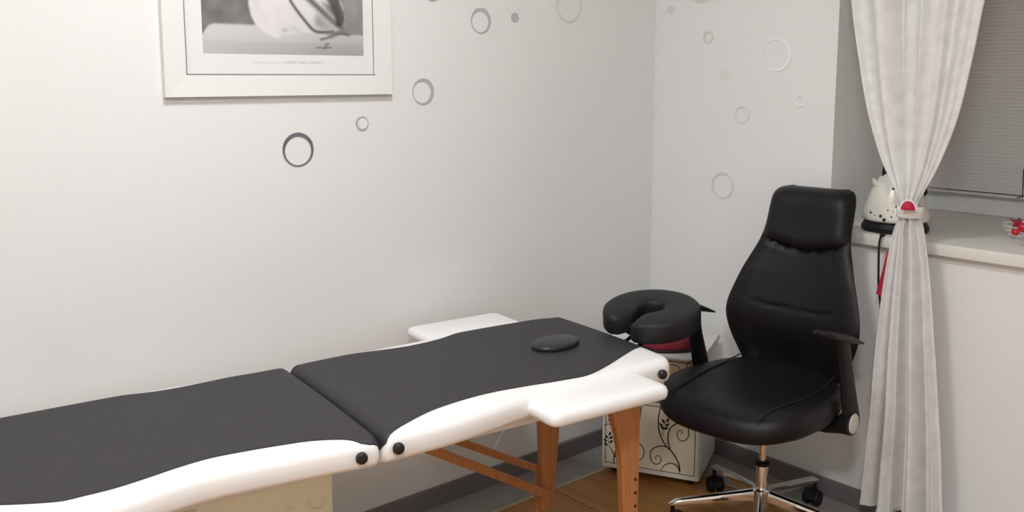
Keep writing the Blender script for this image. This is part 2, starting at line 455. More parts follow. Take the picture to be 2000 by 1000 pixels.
# legs
def leg(path, wid, thick, mname='beech'):
    """board leg in a (u,z) plane: list of (u_left,u_right,z) and v"""
    loops = []
    for (ul, ur, z), v in zip(path, wid):
        h = thick/2; c = 0.004
        loops.append([(ul+c, v-h, z), (ur-c, v-h, z), (ur, v-h+c, z), (ur, v+h-c, z), (ur-c, v+h, z), (ul+c, v+h, z), (ul, v+h-c, z), (ul, v-h+c, z)])
    return loops
def make_leg(sgn, v, vz):
    prof = [(0.675, 0.845, 0.602), (0.70, 0.842, 0.565), (0.735, 0.838, 0.52), (0.755, 0.836, 0.45), (0.765, 0.835, 0.40), (0.772, 0.834, 0.33), (0.778, 0.832, 0.20)]
    if v > 0: prof = [(a, b+0.012, z) for a, b, z in prof[:-1]]+[(0.778, 0.838, 0.20), (0.779, 0.828, 0.06)]
    vv = [v+vz*(0.602-z) for _, _, z in prof]
    P = [(a, b, z) if sgn > 0 else (-b-0.0, -a-0.0, z) for a, b, z in prof]
    o = MB().loft(leg(P, vv, 0.03)).build('leg', M['beech'], table)
    lo = [(0.806, 0.856, 0.365), (0.810, 0.860, 0.15), (0.814, 0.864, 0.0)]
    if v > 0: lo = [(0.784, 0.834, 0.19), (0.782, 0.828, 0.10), (0.781, 0.824, 0.0)]
    lo = [(a, b, z) if sgn > 0 else (-b, -a, z) for a, b, z in lo]
    off = 0.027
    MB().loft(leg(lo, [v+vz*(0.602-z)+off for _, _, z in lo], 0.022)).build('leg_extension', M['beech'], o)
    for z in ((0.27, 0.23, 0.31) if v < 0 else ()):
        um = 0.818*sgn
        Mx = Matrix.Rotation(math.pi/2, 4, 'X')
        vc = v+vz*(0.602-z)-0.013
        MB().lathe([(0.005, 0), (0.005, 0.003), (0.002, 0.004)], (um, vc, z), 10, Mx).build('bolt', M['rubber'], o)
    return o
for s in (1, -1):
    make_leg(s, -0.150, -0.02)
    make_leg(s, 0.235, 0.02)
    MB().box((s*0.735 if s > 0 else -0.765, -0.135, 0.545), (s*0.765 if s > 0 else -0.735, 0.225, 0.60), 0.003).build('cross_rail', M['beech'], table)
def strut(a, b, w_, t_):
    a, b = Vector(a), Vector(b); d = (b-a).normalized(); n = Vector((-d.z, 0, d.x))
    loops = []
    for p in (a, b):
        loops.append([p+n*w_/2+Vector((0, t_/2, 0)), p+n*w_/2-Vector((0, t_/2, 0)), p-n*w_/2-Vector((0, t_/2, 0)), p-n*w_/2+Vector((0, t_/2, 0))])
    MB().loft(loops).build('strut', M['beech'], table)
for s in (1, -1):
    sv = 0.205
    A0, A1 = tloc(on_plane(845, 880, TO+TV*sv, TV)), tloc(on_plane(1068, 964, TO+TV*sv, TV))
    d = A1-A0; A0 = A0-d*0.50
    f = lambda p: (p[0]*s, p[1], p[2])
    strut(f(A0), f(A1), 0.026, 0.016)
    sv = 0.262
    B0, B1 = tloc(on_plane(905, 865, TO+TV*sv, TV)), tloc(on_plane(1075, 925, TO+TV*sv, TV))
    d = B1-B0; B0 = B0-d*0.95
    strut(f(B0), f(B1), 0.022, 0.014)
    c0, c1 = tloc(on_plane(988, 835, TO+TV*0.262, TV)), tloc(on_plane(958, 886, TO+TV*0.262, TV))
    c0 = c0+(c0-c1)*2.2
    MB().tube([f(c0), f(c1)], 0.0013, 6).build('cable', M['steel'], table)

# ================================================================== FACE CRADLE
crad = tag(empty('face_cradle', TO+TU*1.012-TV*0.016+np.array([0, 0, 0.684]), TH), 'black horseshoe face cradle cushion at the head of the massage table', 'face cradle')
def horseshoe():
    # stations round the arc, opening towards -u; cross section a rounded cushion
    loops = []
    N = 44; a0, a1 = rad(180-13), rad(-180+13)
    for i in range(N+1):
        t = a0+(a1-a0)*i/N
        ro = 0.146; ri = 0.036
        e = min(i, N-i)/N*2
        endk = min(1, (min(i, N-i)/4.0)); k = math.sqrt(1-(1-endk)**2) if endk < 1 else 1
        ex = 1.0
        co, si = math.cos(t), math.sin(t)
        wd = (ro-ri)/2; mid = (ro+ri)/2
        # stretch the inner slot along u towards the opening
        cx_ = mid*co*1.02; cy_ = mid*si*1.0
        if co < 0: cx_ -= 0.010*(-co)
        if co < -0.5: wd *= 1-0.18*(-co-0.5)
        wk = wd*(0.55+0.45*k); hk = 0.5+0.5*k
        L = []
        prof = [(-0.94, -0.030), (-1.0, -0.024), (-1.0, 0.018), (-0.95, 0.026), (-0.85, 0.031), (-0.5, 0.0335), (0, 0.034), (0.5, 0.0335), (0.85, 0.031), (0.95, 0.026), (1.0, 0.018), (1.0, -0.024), (0.94, -0.030)]
        for q, h in prof:
            rr = q*wk
            L.append((cx_+co*rr, cy_+si*rr, h*(hk if h > 0 else 1)))
        loops.append(L)
    return loops
tilt = Matrix.Rotation(rad(-7.5), 4, 'Y') @ Matrix.Rotation(rad(4), 4, 'X')
spin = Matrix.Rotation(rad(6), 4, 'Z')
hs = [[(tilt @ spin @ Vector(p))+Vector((0, 0, 0.045)) for p in L] for L in horseshoe()]
MB().loft(hs).build('cushion', M['cradle'], crad, 60)
ol = superellipse(0.105, 0.112, 40, 2.2)
pl_ = [[(tilt @ Vector((a*s-0.0, b*s, z)))+Vector((0.022, 0, 0.045)) for a, b in ol] for s, z in ((0.45, -0.044), (0.94, -0.044), (1, -0.041), (1, -0.034), (0.94, -0.031), (0.45, -0.031), (0.45, -0.044))]
mbp = MB(); mbp.loft(pl_, caps=False); mbp.build('platform', M['plastic'], crad)
for v in (0.0, 0.06):
    MB().tube([(-0.088, v, -0.050), (-0.05, v, -0.042), (0.02, v, -0.006)], 0.006, 10).build('support_rod', M['plastic'], crad)

# ================================================================== OFFICE CHAIR
HUB = np.array([-0.373, -0.811, 0.0]); PH = rad(184)
chair = tag(empty('office_chair', HUB, PH), 'black leather high-back office chair on a chrome star base', 'chair')
cfx = np.array([math.cos(PH), math.sin(PH), 0]); cfy = np.array([-math.sin(PH), math.cos(PH), 0])
# seat
ol = superellipse(0.262, 0.252, 72, 3.0)
def seat_def(x, y, z, top):
    xx = x+0.080; z += 0.013
    if x > 0.10: z -= 0.32*(x-0.10)**2*2.6
    if top:
        z += 0.030*max(0, abs(y)/0.252-0.55)**1.5*2.0 - 0.012*math.exp(-((x-0.02)/0.16)**2-(y/0.14)**2)
        z += 0.03*max(0, (-x-0.05)/0.2)**2
    return (xx+0.0, y, z)
loops = []
for d, z in ((0.70, 0.405), (0.90, 0.408), (0.965, 0.415), (0.992, 0.427), (1.0, 0.440), (0.992, 0.458), (0.96, 0.472), (0.91, 0.480), (0.82, 0.484), (0.68, 0.484), (0.5, 0.483), (0.3, 0.482), (0.1, 0.482)):
    loops.append([seat_def(a*d, b*d*(1.0+0.35*min(0.0, a)), z, z > 0.45) for a, b in ol])
seat = MB().loft(loops).build('seat', M['leather'], chair, 70)
for s in (-1, 1):
    pts = [seat_def(q, s*(0.168+0.012*math.sin(i*0.35)), 0.487, True) for i, q in enumerate(np.linspace(-0.2, 0.232, 16))]
    MB().tube(pts, 0.0022, 6).build('seam', M['seamline'], seat)
ol2 = superellipse(0.20, 0.19, 40, 3.0)
MB().loft([[(a*s+0.02, b*s, z) for a, b in ol2] for s, z in ((0.6, 0.375), (0.95, 0.378), (1, 0.385), (1, 0.400))]).build('seat_pan', M['plastic'], chair, 50)
# backrest
HW = [(0.44, 0.150), (0.50, 0.182), (0.57, 0.218), (0.64, 0.240), (0.70, 0.240), (0.78, 0.216), (0.86, 0.186), (0.92, 0.163), (0.97, 0.154), (1.03, 0.152), (1.065, 0.150), (1.085, 0.143), (1.098, 0.128), (1.104, 0.10)]
XB = [(0.44, -0.175), (0.52, -0.176), (0.60, -0.165), (0.68, -0.160), (0.78, -0.182), (0.88, -0.208), (0.98, -0.226), (1.06, -0.236), (1.11, -0.246)]
HWs, XBs = sm(HW), sm(XB)
zs = list(np.linspace(0.44, 1.06, 74))+[1.07, 1.08, 1.087, 1.093, 1.098, 1.101, 1.104]
NT = 40
fr = []; bk = []
for z in zs:
    hw = interp(z, HWs)*0.975; xb = interp(z, XBs)
    row = []; rowb = []
    for j in range(NT+1):
        t = -1+2*j/NT; ts = math.sin(t*math.pi/2)
        y = hw*ts
        e = 1-abs(ts)**8
        xf = xb+0.055*(ts*ts)*min(1, (1.12-z)/0.3)+(-0.028)*(1-e)
        # head pillow above a smile-shaped crease
        zc = 0.893+0.045*(y/0.155)**2
        if z > zc-0.02:
            k = min(1, max(0, (z-zc)/0.05)); top = min(1, max(0, (1.104-z)/0.05))
            xf += 0.020*math.sin(k*math.pi/2)*math.sqrt(top)*e
        xf -= 0.012*math.exp(-((z-zc)/0.007)**2)*e
        # lumbar seam
        if abs(y) < 0.15:
            zl = 0.700+0.012*(y/0.15)**2
            xf -= 0.006*math.exp(-((z-zl)/0.004)**2)
        # lumbar bulge and side bolsters
        xf += 0.012*math.exp(-((z-0.62)/0.07)**2)*math.exp(-(y/0.15)**2)
        if z < 0.92: xf -= 0.005*math.exp(-((abs(y)-0.155*hw/0.25)/0.006)**2)
        capz = max(0, (z-1.075)/0.029); shrink = 1-math.sqrt(max(0, 1-min(1, capz)**2))
        xf -= 0.03*shrink
        row.append((xf, y, z))
        thk = 0.062*(1-shrink*0.75)*(0.45+0.55*math.sqrt(max(0.02, 1-ts**6)))
        rowb.append((min(xf-0.012, xb+0.055*(ts*ts)*min(1, (1.12-z)/0.3)-thk), y*0.985, z))
    fr.append(row+list(reversed(rowb)))
fr = [[(p[0], p[1], 0.44+(p[2]-0.44)*0.976) for p in L] for L in fr]
back = MB().loft(fr).build('backrest', M['leather'], chair, 60)
# spine linking seat and back
MB().loft([[(x+dx, y, z) for x, y, z, dx in ((a, -0.05, b, 0), (a, 0.05, b, 0), (a-0.02, 0.05, b-0.01, 0), (a-0.02, -0.05, b-0.01, 0))] for a, b in ((0.05, 0.392), (-0.12, 0.388), (-0.20, 0.40), (-0.225, 0.47), (-0.222, 0.6))]).build('back_spine', M['plastic'], chair)
# arms
def arm(s):
    y0_ = 0.264*s
    pth = [(0.035, 0.686), (0.008, 0.60), (-0.012, 0.54), (-0.034, 0.47), (-0.045, 0.44), (-0.046, 0.415)]
    wd = [0.040, 0.038, 0.042, 0.048, 0.050, 0.042]
    loops = []
    for (x, z), w_ in zip(pth, wd):
        yy = y0_-s*0.0
        t = 0.014
        loops.append([(x+w_*math.cos(k*math.pi/6), yy+t*math.sin(k*math.pi/6)*(1 if True else 1), z+0.010*math.cos(k*math.pi/6)) for k in range(12)])
    a = MB().loft(loops).build('armrest', M['plastic'], chair, 50)
    # pad: long curved blade with a pointed rear tip
    loops = []
    for i in range(21):
        q = i/20; x = -0.104+0.290*q
        hw = 0.034*min(1, 0.12+1.5*q)*(1 if q < 0.85 else math.sqrt(max(0.03, 1-((q-0.85)/0.15)**2)))
        th = 0.013*min(1, 0.25+2.2*q)*(1 if q < 0.9 else 0.6+0.4*math.sqrt(max(0, 1-((q-0.9)/0.1)**2)))
        zc = 0.650+0.100*q-0.012*q*q
        loops.append([(x, y0_+hw*math.cos(k*math.pi/6), zc+th*math.sin(k*math.pi/6)) for k in range(12)])
    MB().loft(loops).build('arm_pad', M['plastic'], a, 60)
    # bracket from the pivot to under the seat, and its round cap
    loops = []
    for yy, x, z, r in ((0.10, 0.0, 0.385, 0.012), (0.20, -0.03, 0.388, 0.018), (0.248, -0.035, 0.415, 0.034), (0.277, -0.036, 0.418, 0.036)):
        loops.append([(x+r*1.2*math.cos(k*math.pi/8), yy*s, z+r*math.sin(k*math.pi/8)) for k in range(16)])
    MB().loft(loops).build('bracket', M['plastic'], a, 50)
    Mx = Matrix.Rotation(-s*math.pi/2, 4, 'X')
    MB().lathe([(0.030, 0), (0.031, 0.003), (0.029, 0.006), (0.015, 0.0075), (0.002, 0.008)], (-0.036, 0.275*s, 0.418), 28, Mx).build('cap', M['discgrey'], a)
arm(-1); arm(1)
# column and star base
MB().lathe([(0.019, 0.12), (0.0195, 0.125), (0.0195, 0.212), (0.018, 0.216)], seg=28).build('gas_column', M['chrome'], chair)
MB().lathe([(0.021, 0.212), (0.023, 0.215), (0.023, 0.224), (0.018, 0.228)], seg=28).build('collar', M['plastic'], chair)
MB().lathe([(0.0115, 0.22), (0.0115, 0.385)], seg=20).build('piston', M['chrome'], chair)
basep = MB().lathe([(0.024, 0.072), (0.029, 0.076), (0.031, 0.095), (0.031, 0.132), (0.027, 0.137), (0.018, 0.138)], seg=32).build('star_base', M['chrome'], chair)
for k in range(5):
    a = rad(140+72*k)-PH
    c, s = math.cos(a), math.sin(a)
    loops = []
    for q in range(13):
        r = 0.024+0.276*q/12; wv = 0.015-0.004*q/12; top = 0.132-0.036*(q/12)-(0.012 if q == 12 else 0); bt = top-(0.034-0.018*q/12)+(0.01 if q == 12 else 0)
        sec = [(-wv, bt), (-wv*1.05, (top+bt)/2), (-wv*0.85, top-0.004), (-wv*0.4, top), (wv*0.4, top), (wv*0.85, top-0.004), (wv*1.05, (top+bt)/2), (wv, bt)]
        loops.append([(r*c-y*s, r*s+y*c, z) for y, z in sec])
    MB().loft(loops).build('base_arm', M['chrome'], basep, 40)
    R = 0.286
    sw = a+rad([150, 200, 170, 190, 165][k])
    cs = empty('castor', (R*c, R*s, 0.0)); cs.parent = chair
    bpy.data.objects.remove(cs, do_unlink=True)
    mbw = MB()
    for e in (-1, 1):
        Mx = Matrix.Rotation(sw, 4, 'Z') @ Matrix.Rotation(math.pi/2, 4, 'X')
        off = Matrix.Rotation(sw, 4, 'Z') @ Vector((0.012, e*0.017, 0.027))
        mbw.lathe([(0.012, -0.009), (0.025, -0.009), (0.027, -0.005), (0.027, 0.005), (0.025, 0.009), (0.012, 0.009)], (R*c+off.x, R*s+off.y, off.z), 20, Mx)
    mbw.lathe([(0.007, 0.045), (0.007, 0.085)], (R*c, R*s, 0), 10)
    hood = []
    for q in range(9):
        t = math.pi*q/8; pt = Matrix.Rotation(sw, 4, 'Z')
        hood.append([pt @ Vector((0.012+r_*math.cos(t), y, 0.027+r_*math.sin(t)))+Vector((R*c, R*s, 0)) for r_, y in ((0.029, -0.014), (0.029, 0.014), (0.026, 0.014), (0.026, -0.014))])
    mbw.loft(hood)
    mbw.build('castor', M['plastic'], chair)

# ================================================================== CABINET WITH SCROLL PATTERN
CA = np.array([-0.483, -0.200, 0.03]); CB = np.array([-0.320, -0.519, 0.03])
ce = (CB-CA)/np.linalg.norm(CB-CA); cn = np.array([ce[1], -ce[0], 0.0])     # cn points out of the front
CWID, CDEP, CTOP = 0.358, 0.310, 0.492
cab = tag(empty('drawer_cabinet', (CA[0], CA[1], 0), math.atan2(ce[1], ce[0])), 'small white drawer cabinet with cream fronts and black scroll pattern behind the chair', 'cabinet')
# local axes: x along the front, y away from the front (into the cabinet)
MB().box((0, 0.018, 0.03), (CWID, CDEP, CTOP-0.02), 0.002).build('body', M['cab_white'], cab)
MB().box((-0.006, -0.004, CTOP-0.02), (CWID+0.006, CDEP+0.002, CTOP), 0.003).build('top', M['cab_white'], cab)
def cpx(x, y):
    C0 = np.array([-0.517, -0.217, 0.035]); P = on_plane(x, y, C0, cn); return ((P-C0) @ ce, P[2]-0.005)
def ribbon(mb, pts, w0, w1=None, n=40, y=-0.0016):
    P = smooth_pts([cpx(*p) for p in pts], n) if len(pts) > 2 else [np.array(cpx(*p)) for p in pts]
    w1 = w0 if w1 is None else w1; m = len(P)
    top, bt = [], []
    for i, p in enumerate(P):
        t = P[min(i+1, m-1)]-P[max(i-1, 0)]; t = t/np.linalg.norm(t); nn = np.array([-t[1], t[0]])
        w_ = (w0+(w1-w0)*i/(m-1))*0.5
        top.append(p+nn*w_); bt.append(p-nn*w_)
    loops = [[(a[0], y, a[1]), (b[0], y, b[1]), (b[0], y+0.003, b[1]), (a[0], y+0.003, a[1])] for a, b in zip(top, bt)]
    mb.loft(loops)
def leaf(mb, c, ang, L=0.020, W=0.0085):
    c0 = np.array(cpx(*c)); d = np.array([math.cos(ang), math.sin(ang)]); nn = np.array([-d[1], d[0]])
    ring = []
    for k in range(10):
        t = k/10*2*math.pi; ring.append(c0+d*math.cos(t)*L/2+nn*math.sin(t)*W/2*(1-0.35*math.cos(t)))
    mb.loft([[(p[0], -0.0016, p[1]) for p in ring], [(p[0], 0.001, p[1]) for p in ring]])
def zpx(l): return [(1150+x/5.0, 760+y/5.0) for x, y in l]      # from a 5x enlargement of the front
def front(z0, z1):
    o = MB().box((0.003, 0, z0), (CWID-0.003, 0.018, z1), 0.002).build('drawer', M['cab_white'], cab)
    MB().box((0.014, -0.0008, z0+0.016), (CWID-0.014, 0.002, z1-0.012), 0.0).build('panel', M['cab_cream'], o, None)
    return o
d1 = front(0.034, 0.302); d2 = front(0.308, 0.471)
mb = MB()
iw = 0.0022
for a, b in (((0.016, 0.053), (CWID-0.016, 0.053)), ((0.016, 0.053), (0.016, 0.294)), ((CWID-0.016, 0.053), (CWID-0.016, 0.290)), ((0.016, 0.290), (CWID-0.016, 0.290))):
    if a[0] == b[0]: mb.box((a[0]-iw/2, -0.0014, a[1]), (a[0]+iw/2, 0.001, b[1]))
    else: mb.box((a[0], -0.0014, a[1]-iw/2), (b[0], 0.001, a[1]+iw/2))
scroll = [
 ([(865, 845), (862, 790), (840, 720), (790, 640), (730, 580), (685, 500), (660, 420), (655, 330), (665, 240), (685, 180)], 0.0045, 0.0038),
 ([(745, 590), (690, 580), (630, 590), (585, 625), (575, 680), (590, 730), (630, 760), (670, 745), (682, 710), (665, 680), (640, 675), (625, 695), (635, 712)], 0.004, 0.0022),
 ([(770, 610), (752, 550), (750, 480), (770, 410), (820, 365), (880, 355), (935, 385), (955, 440), (945, 500), (905, 532), (860, 520), (840, 475), (850, 435), (878, 425), (892, 445), (880, 462)], 0.0045, 0.0022),
 ([(865, 830), (840, 780), (790, 752), (740, 758), (700, 785), (678, 825)], 0.0042, 0.0025),
 ([(215, 745), (218, 680), (235, 620), (275, 570), (330, 545), (400, 535), (460, 550), (505, 600), (512, 660), (485, 710), (440, 715), (420, 680), (430, 645), (455, 640), (462, 660)], 0.0042, 0.0022),
 ([(225, 690), (240, 660), (280, 650)], 0.0042, 0.003),
 ([(215, 660), (190, 610), (170, 570)], 0.003, 0.002),
 ([(700, 480), (695, 440), (712, 390), (718, 340)], 0.0022, 0.0012),
 ([(165, 560), (162, 520), (170, 470)], 0.0022, 0.0012),
 ([(465, 145), (475, 220), (470, 300), (440, 405)], 0.0048, 0.004),
 ([(495, 150), (498, 185), (478, 235)], 0.0025, 0.0016),
 ([(165, 245), (170, 290), (160, 340)], 0.003, 0.002),
 ([(120, 375), (165, 360), (205, 385), (250, 400)], 0.0022, 0.0022),
]
for pts, a, b in scroll: ribbon(mb, zpx(pts), a, b)
for c, an in (((748, 325), 1.0), ((704, 335), 2.1), ((745, 370), 0.7), ((680, 370), 2.5), ((732, 405), 0.5), ((695, 400), 2.6),
              ((178, 455), 1.3), ((142, 485), 2.2), ((190, 495), 0.9), ((132, 522), 2.5), ((190, 535), 0.8), ((135, 560), 2.7)):
    leaf(mb, zpx([c])[0], an, 0.017 if c[0] > 500 else 0.015)
mb.build('scroll_print', M['ink'], d1, None)
mb = MB()
for pts, a, b in (([(1304, 716), (1312, 716), (1320, 720), (1325, 726)], 0.0022, 0.003),
                  ([(1336, 722), (1339, 714), (1345, 709), (1352, 710), (1355, 716), (1351, 721), (1346, 718)], 0.003, 0.0022),
                  ([(1240, 760), (1262, 745), (1290, 748), (1300, 770)], 0.003, 0.002)):
    ribbon(mb, pts, a, b)
for a, b in (((0.016, 0.331), (CWID-0.016, 0.331)), ((0.016, 0.462), (CWID-0.016, 0.462))):
    mb.box((a[0], -0.0014, a[1]-iw/2), (b[0], 0.001, a[1]+iw/2))
for x_ in (0.016, CWID-0.016): mb.box((x_-iw/2, -0.0014, 0.331), (x_+iw/2, 0.001, 0.462))
mb.build('scroll_print', M['ink'], d2, None)
for x_ in (0.04, CWID-0.04):
    for y_ in (0.05, CDEP-0.05):
        mbw = MB().lathe([(0.013, -0.009), (0.015, -0.005), (0.015, 0.005), (0.013, 0.009)], (x_, y_, 0.015), 18, Matrix.Rotation(math.pi/2, 4, 'X'))
        mbw.box((x_-0.012, y_-0.013, 0.017), (x_+0.012, y_+0.013, 0.03), 0.002)
        mbw.build('castor', M['plastic'], cab)

# things lying on the cabinet
rc = on_z(1308, 668, CTOP+0.03)
rcu = tag(empty('red_cushion', (rc[0]+0.02, rc[1]+0.02, CTOP+0.006), rad(-30)), 'dark red rounded cushion lying on the white drawer cabinet', 'cushion')
ol = superellipse(0.105, 0.085, 44, 2.4)
MB().loft([[(a*s, b*s, z) for a, b in ol] for s, z in ((0.85, 0.002), (0.97, 0.008), (1.0, 0.018), (0.97, 0.032), (0.88, 0.052), (0.68, 0.068), (0.35, 0.076), (0.1, 0.078))]).build('cover', M['red_cloth'], rcu, 60)
MB().tube([(a*1.0, b*1.0, 0.008) for a, b in ol], 0.0042, 8, closed=True).build('piping', M['ink'], rcu)
pa = empty('paper_stack', (rc[0]-0.03, rc[1]+0.0, CTOP), math.atan2(ce[1], ce[0])+0.12)
tag(pa, 'thin stack of white papers under the red cushion on the cabinet', 'papers')
for i in range(3):
    o = MB().box((-0.105, -0.075, 0.0018*i+0.0002), (0.105, 0.075, 0.0018*(i+1))).build('sheet', M['paper'], pa, None)
    o.rotation_euler = (0, 0, 0.05*(i-1))

# ================================================================== CREAM BOX UNDER THE TABLE
bx_v = 0.06
pR = tloc(on_plane(650, 960, TO+TV*bx_v, TV))
box = tag(empty('storage_box', TO+TU*(pR[0]-0.17)+TV*(bx_v+0.06), TH), 'pale yellow-green storage box with wire handles under the massage table', 'box')
hw_, dp_ = 0.17, 0.06
MB().box((-hw_, -dp_, 0.0), (hw_, dp_, 0.47), 0.006).build('body', M['boxcream'], box)
MB().box((-hw_-0.004, -dp_-0.004, 0.47), (hw_+0.004, dp_+0.004, 0.49), 0.004).build('lid', M['boxcream'], box)
def bl_(x, y):
    P = on_plane(x, y, TO+TV*(bx_v-0.008), TV); q = tloc(P)
    return (q[0]-(pR[0]-0.17), -dp_-0.008, q[2])
hp = smooth_pts([bl_(*p) for p in ((605, 980), (605, 988), (609, 993.5), (618, 995.5), (626, 994.5), (632, 989), (635, 981), (638, 972))], 40)
MB().tube(hp, 0.0018, 8).build('handle', M['handle_white'], box)
hp = smooth_pts([bl_(*p) for p in ((575, 988), (569, 994), (563, 1000), (558, 1006), (548, 1009), (538, 1006), (536, 996))], 40)
MB().tube(hp, 0.0018, 8).build('handle', M['handle_white'], box)

# ================================================================== PICTURE
PY = -0.020
pbl, pbr = on_y(324, 190, PY), on_y(766.5, 184, PY)
PX0, PX1, PZ0 = pbl[0], pbr[0], (pbl[2]+pbr[2])/2
PZ1 = PZ0+0.93
pic = tag(empty('framed_picture', ((PX0+PX1)/2, 0, PZ0)), 'white framed black and white photographic print above the massage table', 'picture')
cxp = (PX0+PX1)/2; W2 = (PX1-PX0)/2; HH = PZ1-PZ0; MW = 0.0585
def frame_side(p, q, r_, s_):
    # mitred moulding piece given four front corners (outer a, outer b, inner b, inner a)
    out = []
    fr_ = [(p, PY), (q, PY), (r_, PY+0.004), (s_, PY+0.004)]
    V = [(c[0], y, c[1]) for c, y in fr_]+[(c[0], -0.001, c[1]) for c, _ in fr_]
    MB().add(V, [(0, 1, 2, 3), (7, 6, 5, 4), (0, 4, 5, 1), (1, 5, 6, 2), (2, 6, 7, 3), (3, 7, 4, 0)]).build('frame_moulding', M['white_gloss'], pic, None)
o4 = [(-W2, 0), (W2, 0), (W2, HH), (-W2, HH)]; i4 = [(-W2+MW, MW), (W2-MW, MW), (W2-MW, HH-MW), (-W2+MW, HH-MW)]
for k in range(4):
    frame_side(o4[k], o4[(k+1) % 4], i4[(k+1) % 4], i4[k])
MB().box((-W2+MW-0.004, -0.0075, MW-0.004), (W2-MW+0.004, -0.003, HH-MW+0.004)).build('poster', M['paper'], pic, None)
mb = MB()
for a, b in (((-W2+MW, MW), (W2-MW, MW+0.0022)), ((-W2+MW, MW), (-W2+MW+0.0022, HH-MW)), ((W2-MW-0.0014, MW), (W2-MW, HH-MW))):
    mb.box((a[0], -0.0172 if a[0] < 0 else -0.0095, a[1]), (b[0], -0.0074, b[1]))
mb.build('gap_shadow_strip', M['gap_shadow'], pic, None)  # dark strip painted in as the shadow line inside the moulding
# the print itself: flat picture, tones computed per point
q0, q1 = on_y(397, 105.5, -0.008), on_y(710, 107, -0.008)
QX0, QX1, QZ0 = q0[0]-cxp, q1[0]-cxp, (q0[2]+q1[2])/2-PZ0
QW = QX1-QX0; QH = QW*1.28
NX, NZ = 230, 290
A, B = np.meshgrid(np.linspace(0, 1, NX), np.linspace(0, 1.28, NZ))
X = 90+A*1850; Y = 625-B*1850
rng = np.random.RandomState(3)
def blur(a, n):
    for _ in range(n):
        a = (a+np.roll(a, 1, 0)+np.roll(a, -1, 0)+np.roll(a, 1, 1)+np.roll(a, -1, 1))/5
    return a
def sig(d, s): return 1/(1+np.exp(-np.clip(d/s, -40, 40)))
def curve_mask(pts, wid, soft):
    P = np.array(smooth_pts(pts, 30)); D = np.full(X.shape, 1e9)
    for i in range(len(P)-1):
        a, b = P[i], P[i+1]; ab = b-a; L2 = ab @ ab+1e-9
        t = np.clip(((X-a[0])*ab[0]+(Y-a[1])*ab[1])/L2, 0, 1)
        D = np.minimum(D, np.hypot(X-a[0]-t*ab[0], Y-a[1]-t*ab[1]))
    return sig(wid-D, soft)
def poly_mask(pts, soft):
    P = np.array(pts, float); ins = np.zeros(X.shape, bool); D = np.full(X.shape, 1e9)
    n = len(P)
    for i in range(n):
        a, b = P[i], P[(i+1) % n]
        cond = ((a[1] > Y) != (b[1] > Y)) & (X < (b[0]-a[0])*(Y-a[1])/(b[1]-a[1]+1e-9)+a[0]); ins ^= cond
        ab = b-a; t = np.clip(((X-a[0])*ab[0]+(Y-a[1])*ab[1])/(ab @ ab+1e-9), 0, 1)
        D = np.minimum(D, np.hypot(X-a[0]-t*ab[0], Y-a[1]-t*ab[1]))
    return sig(np.where(ins, D, -D), soft)
def over(g, m, c): return g*(1-m)+c*m
clouds = blur(rng.rand(NZ, NX), 60); clouds = (clouds-clouds.mean())/clouds.std()
g = 0.185+0.022*clouds+0.03*np.exp(-((X-300)/150)**2-((Y-60)/120)**2)
g = over(g, sig(X-1300, 60), 0.28+0.015*clouds)
tabl = np.where(Y < 500, 0.60, 0.56)-0.16*sig(Y-480, 60)*sig(X-300, 300)
tb = np.where(X < 205, 335+(205-X)**2/105*0.85, np.where(X < 1200, 330, 400))
g = over(g, sig(Y-tb, 5), tabl-0.05*sig(X-1300, 100))
form = poly_mask([(640, -140), (600, -20), (588, 120), (610, 230), (660, 330), (760, 400), (870, 455), (910, 462), (960, 420), (1200, 400), (1480, 430), (1560, 380), (1640, 350), (1700, 300), (1725, 230), (1690, 100), (1640, -20), (1560, -140), (1300, -260), (800, -250)], 5)
fc = 0.70+0.015*clouds-0.10*sig(Y-300, 50)*sig(X-1000, 80)
g = over(g, form, fc)
g = over(g, 0.35*poly_mask([(650, 40), (690, 60), (715, 170), (690, 190), (655, 120)], 14), 0.45)
g = over(g, 0.6*poly_mask([(955, 370), (1000, 345), (1015, 380), (970, 392)], 8), 0.30)
g = over(g, 0.4*poly_mask([(1040, 360), (1090, 320), (1160, 375)], 10), 0.36)
g = over(g, 0.92*curve_mask([(930, -130), (1020, 0), (1100, 120), (1200, 240), (1320, 360), (1420, 380), (1560, 370)], 17, 5), 0.05)
g = over(g, 0.9*curve_mask([(1150, -100), (1250, 10), (1400, 130), (1530, 240), (1640, 315)], 32, 10), 0.055)
g = over(g, 0.8*poly_mask([(1340, 240), (1370, 190), (1440, 220), (1500, 280), (1560, 350), (1420, 345), (1350, 310)], 16), 0.22)
g = over(g, 0.7*poly_mask([(1400, 230), (1470, 240), (1620, 340), (1560, 360), (1450, 300)], 16), 0.42)
g = over(g, 0.88*poly_mask([(1440, 60), (1560, 90), (1630, 180), (1640, 270), (1580, 230), (1490, 140)], 14), 0.11)
g = over(g, 0.9*poly_mask([(1480, -160), (1640, -60), (1660, 60), (1705, 150), (1722, 240), (1680, 325), (1600, 300), (1590, 200), (1520, 80), (1440, -40)], 9), 0.04)
g = over(g, 0.95*curve_mask([(1410, 458), (1520, 430), (1640, 390), (1760, 402)], 9, 6), 0.06)
g = over(g, 0.7*poly_mask([(1480, 400), (1560, 370), (1680, 372), (1640, 400), (1520, 440)], 8), 0.16)
g = over(g, 0.9*curve_mask([(1345, 550), (1395, 545), (1450, 550), (1530, 540)], 5, 3), 0.07)
g = over(g, 0.85*curve_mask([(1455, 545), (1475, 515), (1495, 505)], 9, 6), 0.09)
upper = sig(-260-Y, 60)      # above the form: plain blank backdrop
g = over(g, upper, 0.26+0.02*clouds)
g = np.clip(g, 0.03, 0.8)
